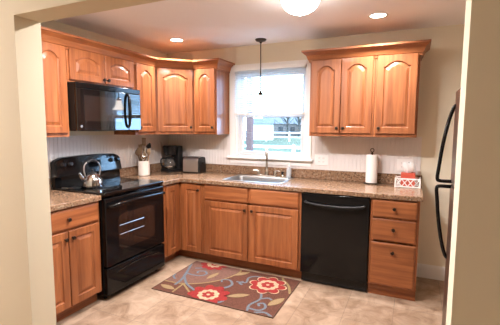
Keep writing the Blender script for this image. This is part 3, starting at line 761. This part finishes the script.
def leaf(a, b_, w, mi=5):
    A, B = Vector(a), Vector(b_); d = B-A; nn = Vector((-d.y, d.x)).normalized()
    for ww, m_ in ((w, 4), (w*.72, mi)):
        P = [A+d*(i/10)+nn*ww/2*sin(pi*(i/10))**.8 for i in range(11)]+[A+d*(i/10)-nn*ww/2*sin(pi*(i/10))**.8 for i in range(9, 0, -1)]; poly([(p.x, p.y) for p in P], m_)
poly([(X0, Y0), (X1, Y0), (X1, Y1), (X0, Y1)], 0)
arc = smooth([(1.30, -.58, 0), (1.38, -.64, 0), (1.385, -.74, 0), (1.32, -.91, 0), (1.20, -1.05, 0), (1.03, -1.15, 0), (.82, -1.17, 0)], 6)
poly([(p.x, p.y) for p in arc]+[(.80, -.60), (1.30, -.60)], 1)
ribbon([(1.30, -.58), (1.38, -.64), (1.385, -.74), (1.32, -.91), (1.20, -1.05), (1.03, -1.15), (.82, -1.17)], .018, 4)
ribbon([(1.04, -1.33), (1.03, -1.15)], .020, 4); ribbon([(1.18, -1.27), (1.03, -1.15)], .020, 4)
ribbon([(1.82, -.60), (1.85, -.67), (1.94, -.78), (2.0, -.92)], .024, 4)
ribbon([(.81, -.68), (.90, -.90), (.96, -1.08), (.97, -1.20)], .027, 6); ribbon([(.92, -.98), (1.05, -1.13), (1.20, -1.22)], .023, 6)
ribbon([(.90, -.93), (.99, -.945), (1.08, -.93), (1.11, -.87), (1.06, -.82), (1.0, -.85), (1.02, -.89)], .021, 6)
ribbon([(1.36, -1.10), (1.43, -1.05), (1.45, -.97), (1.39, -.90), (1.32, -.92), (1.34, -.97)], .032, 6, True)
ribbon([(1.46, -.90), (1.55, -.88), (1.53, -.78), (1.57, -.72), (1.64, -.71)], .021, 6)
ribbon([(1.54, -.94), (1.50, -.91), (1.52, -.87)], .025, 6)
ribbon([(1.76, -1.00), (1.80, -1.12), (1.76, -1.25), (1.78, -1.345)], .021, 6)
ribbon([(1.77, -1.30), (1.86, -1.30), (1.895, -1.24), (1.86, -1.18), (1.82, -1.20), (1.84, -1.235)], .021, 6)
ribbon([(1.84, -1.345), (1.92, -1.31), (1.99, -1.345)], .023, 6)
leaf((1.17, -.97), (1.21, -.79), .055); leaf((1.37, -.79), (1.49, -.64), .062); leaf((.85, -1.255), (1.03, -1.285), .065); leaf((1.52, -1.20), (1.69, -1.09), .066); leaf((1.90, -1.20), (1.985, -1.02), .075)
ribbon([(1.42, -1.335), (1.50, -1.33), (1.53, -1.28), (1.49, -1.25)], .022, 6); ribbon([(1.80, -1.12), (1.86, -1.08), (1.90, -1.10)], .02, 6)
ribbon([(.93, -.80), (1.0, -.76), (1.03, -.72)], .022, 6); ribbon([(.90, -1.10), (.85, -1.06), (.83, -1.0)], .022, 6)
fl = lambda s: [(.185*s, .34, 8, 0, 3), (.172*s, .34, 8, 0, 2), (.105*s, .16, 10, .3, 3), (.066*s, .30, 6, 0, 2), (.016*s, 0, 1, 0, 3)]
flower((1.76, -.845), fl(1.0)); flower((1.065, -.625), [(.155, .36, 9, .2, 2), (.088, .30, 9, 0, 3), (.042, .25, 6, 0, 2), (.018, 0, 1, 0, 3)])
flower((1.36, -1.245), [(.19, .38, 9, .3, 2), (.098, .18, 10, 0, 3), (.060, .34, 6, 0, 2), (.016, 0, 1, 0, 3)])
o = obj('area_rug', t, RUG); tag(o, 'brown floral rug with red flowers on the floor before the sink', 'rug')

# ------------------------------------------------------------------ blind
t = thing('mini_blind', 'white mini blind lowered over the upper half of the window', 'blind', (0, 0, 0))
bx0, bx1 = WX0-.004, WX1+.004; BYC = -.040
obj('headrail', box(NB(), bx0, bx1, BYC-.016, BYC+.019, 2.112, 2.142, .003), WHITE, t)
b = NB(); zz = 2.100
while zz > 1.640:
    th = radians(-24); c_, s_ = cos(th)*.0125, sin(th)*.0125
    lp = []
    for x in (bx0+.004, bx1-.004):
        top = [(x, BYC+c_*u, zz+s_*u+.0022*(1-u*u)) for u in (-1, -.5, 0, .5, 1)]; lp.append(top+[(p[0], p[1], p[2]-.0007) for p in reversed(top)])
    loft(b, lp); zz -= .0205
obj('slats', b, SLAT, t)
obj('bottom_rail', box(NB(), bx0+.002, bx1-.002, BYC-.013, BYC+.013, 1.612, 1.628, .003), mat('blind_rail', (.78, .72, .64), .5), t)
for x in (bx0+.13, (bx0+bx1)/2, bx1-.13):
    for dy in (-.015, .015): obj('ladder_cord', tube(NB(), [(x, BYC+dy, 2.11), (x, BYC+dy, 1.62)], .0009, 5), WHITE, t)
# ------------------------------------------------------------------ ceiling lights
PDX, PDY = 1.405, -.222
t = thing('pendant_lamp', 'bronze rod pendant with bell glass shade hanging before the window', 'lamp', (PDX, PDY, ZC))
obj('canopy', lathe(NB(), [(0, 0), (.060, 0), (.061, -.006), (.050, -.020), (.016, -.030), (.010, -.042), (0, -.042)], (0, 0, -.0005), 32), BRONZE, t)
obj('rod', tube(NB(), [(0, 0, -.04), (0, 0, -.55)], .0062, 10), BRONZE, t)
obj('socket_cap', lathe(NB(), [(0, .0), (.012, -.002), (.018, -.016), (.030, -.030), (.033, -.046), (0, -.046)], (0, 0, -.545), 24), BRONZE, t)
obj('glass_shade', lathe(NB(), [(.030, -.585), (.036, -.600), (.043, -.630), (.050, -.660), (.066, -.690), (.088, -.708), (.090, -.711), (.086, -.710), (.063, -.687), (.047, -.656), (.040, -.628), (.033, -.600)], (0, 0, 0), 36), FROST, t)
obj('bulb', lathe(NB(), [(0, -.592), (.012, -.596), (.013, -.615), (.024, -.640), (.026, -.655), (.018, -.672), (0, -.678)], (0, 0, 0), 20), mat('bulb_lit', (.9, .9, .9), .4, emis=(1, .9, .75), estr=14), t)
def recessed(x, y, label, e, sp=112):
    t = thing('recessed_light', label, 'ceiling light', (x, y, ZC), 0, 'recessed ceiling lights')
    obj('trim_ring', lathe(NB(), [(.062, -.001), (.085, -.001), (.086, -.003), (.080, -.006), (.064, -.004), (.062, -.001)], (0, 0, 0), 40), WHITE, t)
    obj('lens', lathe(NB(), [(0, -.003), (.062, -.003), (.063, -.001), (0, -.001)], (0, 0, 0), 40), LENS, t)
    lamp('recessed_lamp', 'AREA', (x, y, ZC-.008), e, WARM, .12, spread=radians(sp))
recessed(.567, -.56, 'lit recessed light above the left corner cabinets', 17, 130)
recessed(2.613, -.575, 'lit recessed light above the right wall cabinets', 17, 130)
recessed(1.15, -1.85, 'unseen recessed light added for brightness behind the door header on the left', 42, 170)  # out-of-view light, added to brighten the cabinet fronts
recessed(2.05, -1.85, 'unseen recessed light added for brightness behind the door header on the right', 30, 170)  # second added light out of view, lifts kitchen brightness
DX, DYY = 2.165, -1.30
t = thing('flush_ceiling_light', 'glowing glass bowl ceiling light with nickel rim, at the picture top', 'ceiling light', (DX, DYY, ZC))
obj('pan', lathe(NB(), [(0, -.0005), (.130, -.0005), (.136, -.012), (.142, -.022), (.147, -.036), (.141, -.042), (0, -.036)], (0, 0, 0), 48), NICKEL, t)
prof = [(.134, -.036)]+[(.134*cos(a), -.036-.100*sin(a)) for a in [pi/2*k/14 for k in range(1, 14)]]+[(0, -.136)]
obj('glass_bowl', lathe(NB(), prof, (0, 0, 0), 48), mat('lit_bowl_glass', (.95, .9, .85), .4, emis=(1.0, .94, .88), estr=26), t)
obj('finial', lathe(NB(), [(.012, -.134), (.013, -.139), (.007, -.145), (.009, -.151), (0, -.157)], (0, 0, 0), 18), NICKEL, t)
lamp('flush_lamp', 'SPOT', (DX, DYY, ZC-.17), 20, WARM, .12, spot=2.9)
# unseen dining-side ceiling light, added to brighten the near wall and room
t = thing('added_dining_light', 'unseen round glass ceiling light added for brightness on the near side of the opening', 'ceiling light', (-.55, -4.05, ZC))
obj('pan', lathe(NB(), [(0, -.0005), (.14, -.0005), (.15, -.02), (0, -.02)], (0, 0, 0), 32), NICKEL, t)
obj('glass_bowl', lathe(NB(), [(.14, -.02)]+[(.14*cos(a), -.02-.07*sin(a)) for a in [pi/2*k/8 for k in range(1, 8)]]+[(0, -.09)], (0, 0, 0), 32), DOMEG, t)
lamp('added_dining_fill', 'POINT', (-.55, -4.05, ZC-.22), 100, (1.0, .93, .95), .16)

# ------------------------------------------------------------------ outdoors
GZ = -.60
struct('ground', box(NB(), -120, 70, -60, 170, GZ-.2, GZ), GRASS)
t = NB(); box(t, -.05, .05, -.05, .05, 0, 3.2, .004); box(t, -.07, .07, -.07, .07, 0, .12, .004)
o = obj('porch_post', t, POSTM); o.location = (.275, 1.95, GZ); tag(o, 'plum brown porch post outside the left part of the window', 'post')
def rail_fence(p0, p1, n, hgt, label, rails=(.35, .75, 1.0)):
    t = thing('rail_fence', label, 'fence', (p0[0], p0[1], GZ), math.atan2(p1[1]-p0[1], p1[0]-p0[0]), 'white rail fences')
    L = math.hypot(p1[0]-p0[0], p1[1]-p0[1])
    for i in range(n+1):
        x = L*i/n; b = NB(); box(b, x-.06, x+.06, -.06, .06, 0, hgt+.06, .005); lathe(b, [(.085, 0), (.06, .05), (0, .09)], (x, 0, hgt+.06), 4); obj('post', b, FENCE, t)
    for f in rails:
        b = NB(); box(b, .06, L-.06, -.025, .025, hgt*f-.06, hgt*f+.06); obj('rail', b, FENCE, t)
rail_fence((-11, 12.2), (7, 11.0), 8, 1.15, 'nearer white post-and-rail fence across the lawn outside')
rail_fence((-52, 46), (12, 42), 18, 1.25, 'farther white post-and-rail fence in front of the houses', (.5, 1.0))
def house(name, label, x, y, w, d, h, rh, wall, rz=0, wins=3):
    t = thing(name, label, 'building', (x, y, GZ), rz)
    obj('walls', box(NB(), -w/2, w/2, -d/2, d/2, 0, h), wall, t)
    b = NB(); loft(b, [[(xx, -d/2-.3, h), (xx, d/2+.3, h), (xx, 0, h+rh)] for xx in (-w/2-.3, w/2+.3)]); obj('roof', b, ROOF, t)
    for k in range(wins):
        xx = -w/2+w*(k+.5)/wins; b = NB(); box(b, xx-.5, xx+.5, -d/2-.05, -d/2+.02, h*.4, h*.75); obj('window', b, WINDK, t)
house('shed', 'bright white shed beyond the lawn at the window left', -18.9, 48.5, 3.0, 3, 2.5, .9, SIDING, .3, 0)
house('house', 'blue-grey house beyond the fences, seen at the window middle', -25.6, 75, 8, 7, 2.7, 1.7, SIDE2, .35, 3)
house('house', 'blue-grey house beyond the fences, seen at the window right', -15.8, 70, 7, 7, 2.5, 1.8, SIDE2, .2, 2)
def tree(x, y, h, label):
    t = thing('bare_tree', label, 'tree', (x, y, GZ), 0, 'bare trees'); rng = random.Random(int(x*10))
    obj('trunk', tube(NB(), [(0, 0, 0), (.05, 0, h*.3), (0, .1, h*.55)], [.22, .17, .12], 8), BARK, t)
    b = NB()
    for k in range(26):
        a = rng.uniform(0, 2*pi); z = rng.uniform(h*.25, h*.55); l = rng.uniform(.25, .5)*h; e = rng.uniform(.4, 1.1)
        p = Vector((0, 0, z)); q = p+Vector((cos(a)*cos(e), sin(a)*cos(e), sin(e)))*l*.55; r_ = q+Vector((cos(a+rng.uniform(-.5, .5))*cos(e+.3), sin(a)*cos(e+.3), sin(e+.3)))*l*.5
        tube(b, [p, q, r_], [.06, .04, .015], 5)
    obj('branches', b, BARK, t)
tree(-19.5, 62, 8, 'bare tree beside the blue-grey houses, left one'); tree(-16.6, 60, 7, 'bare tree beside the blue-grey houses, right one')
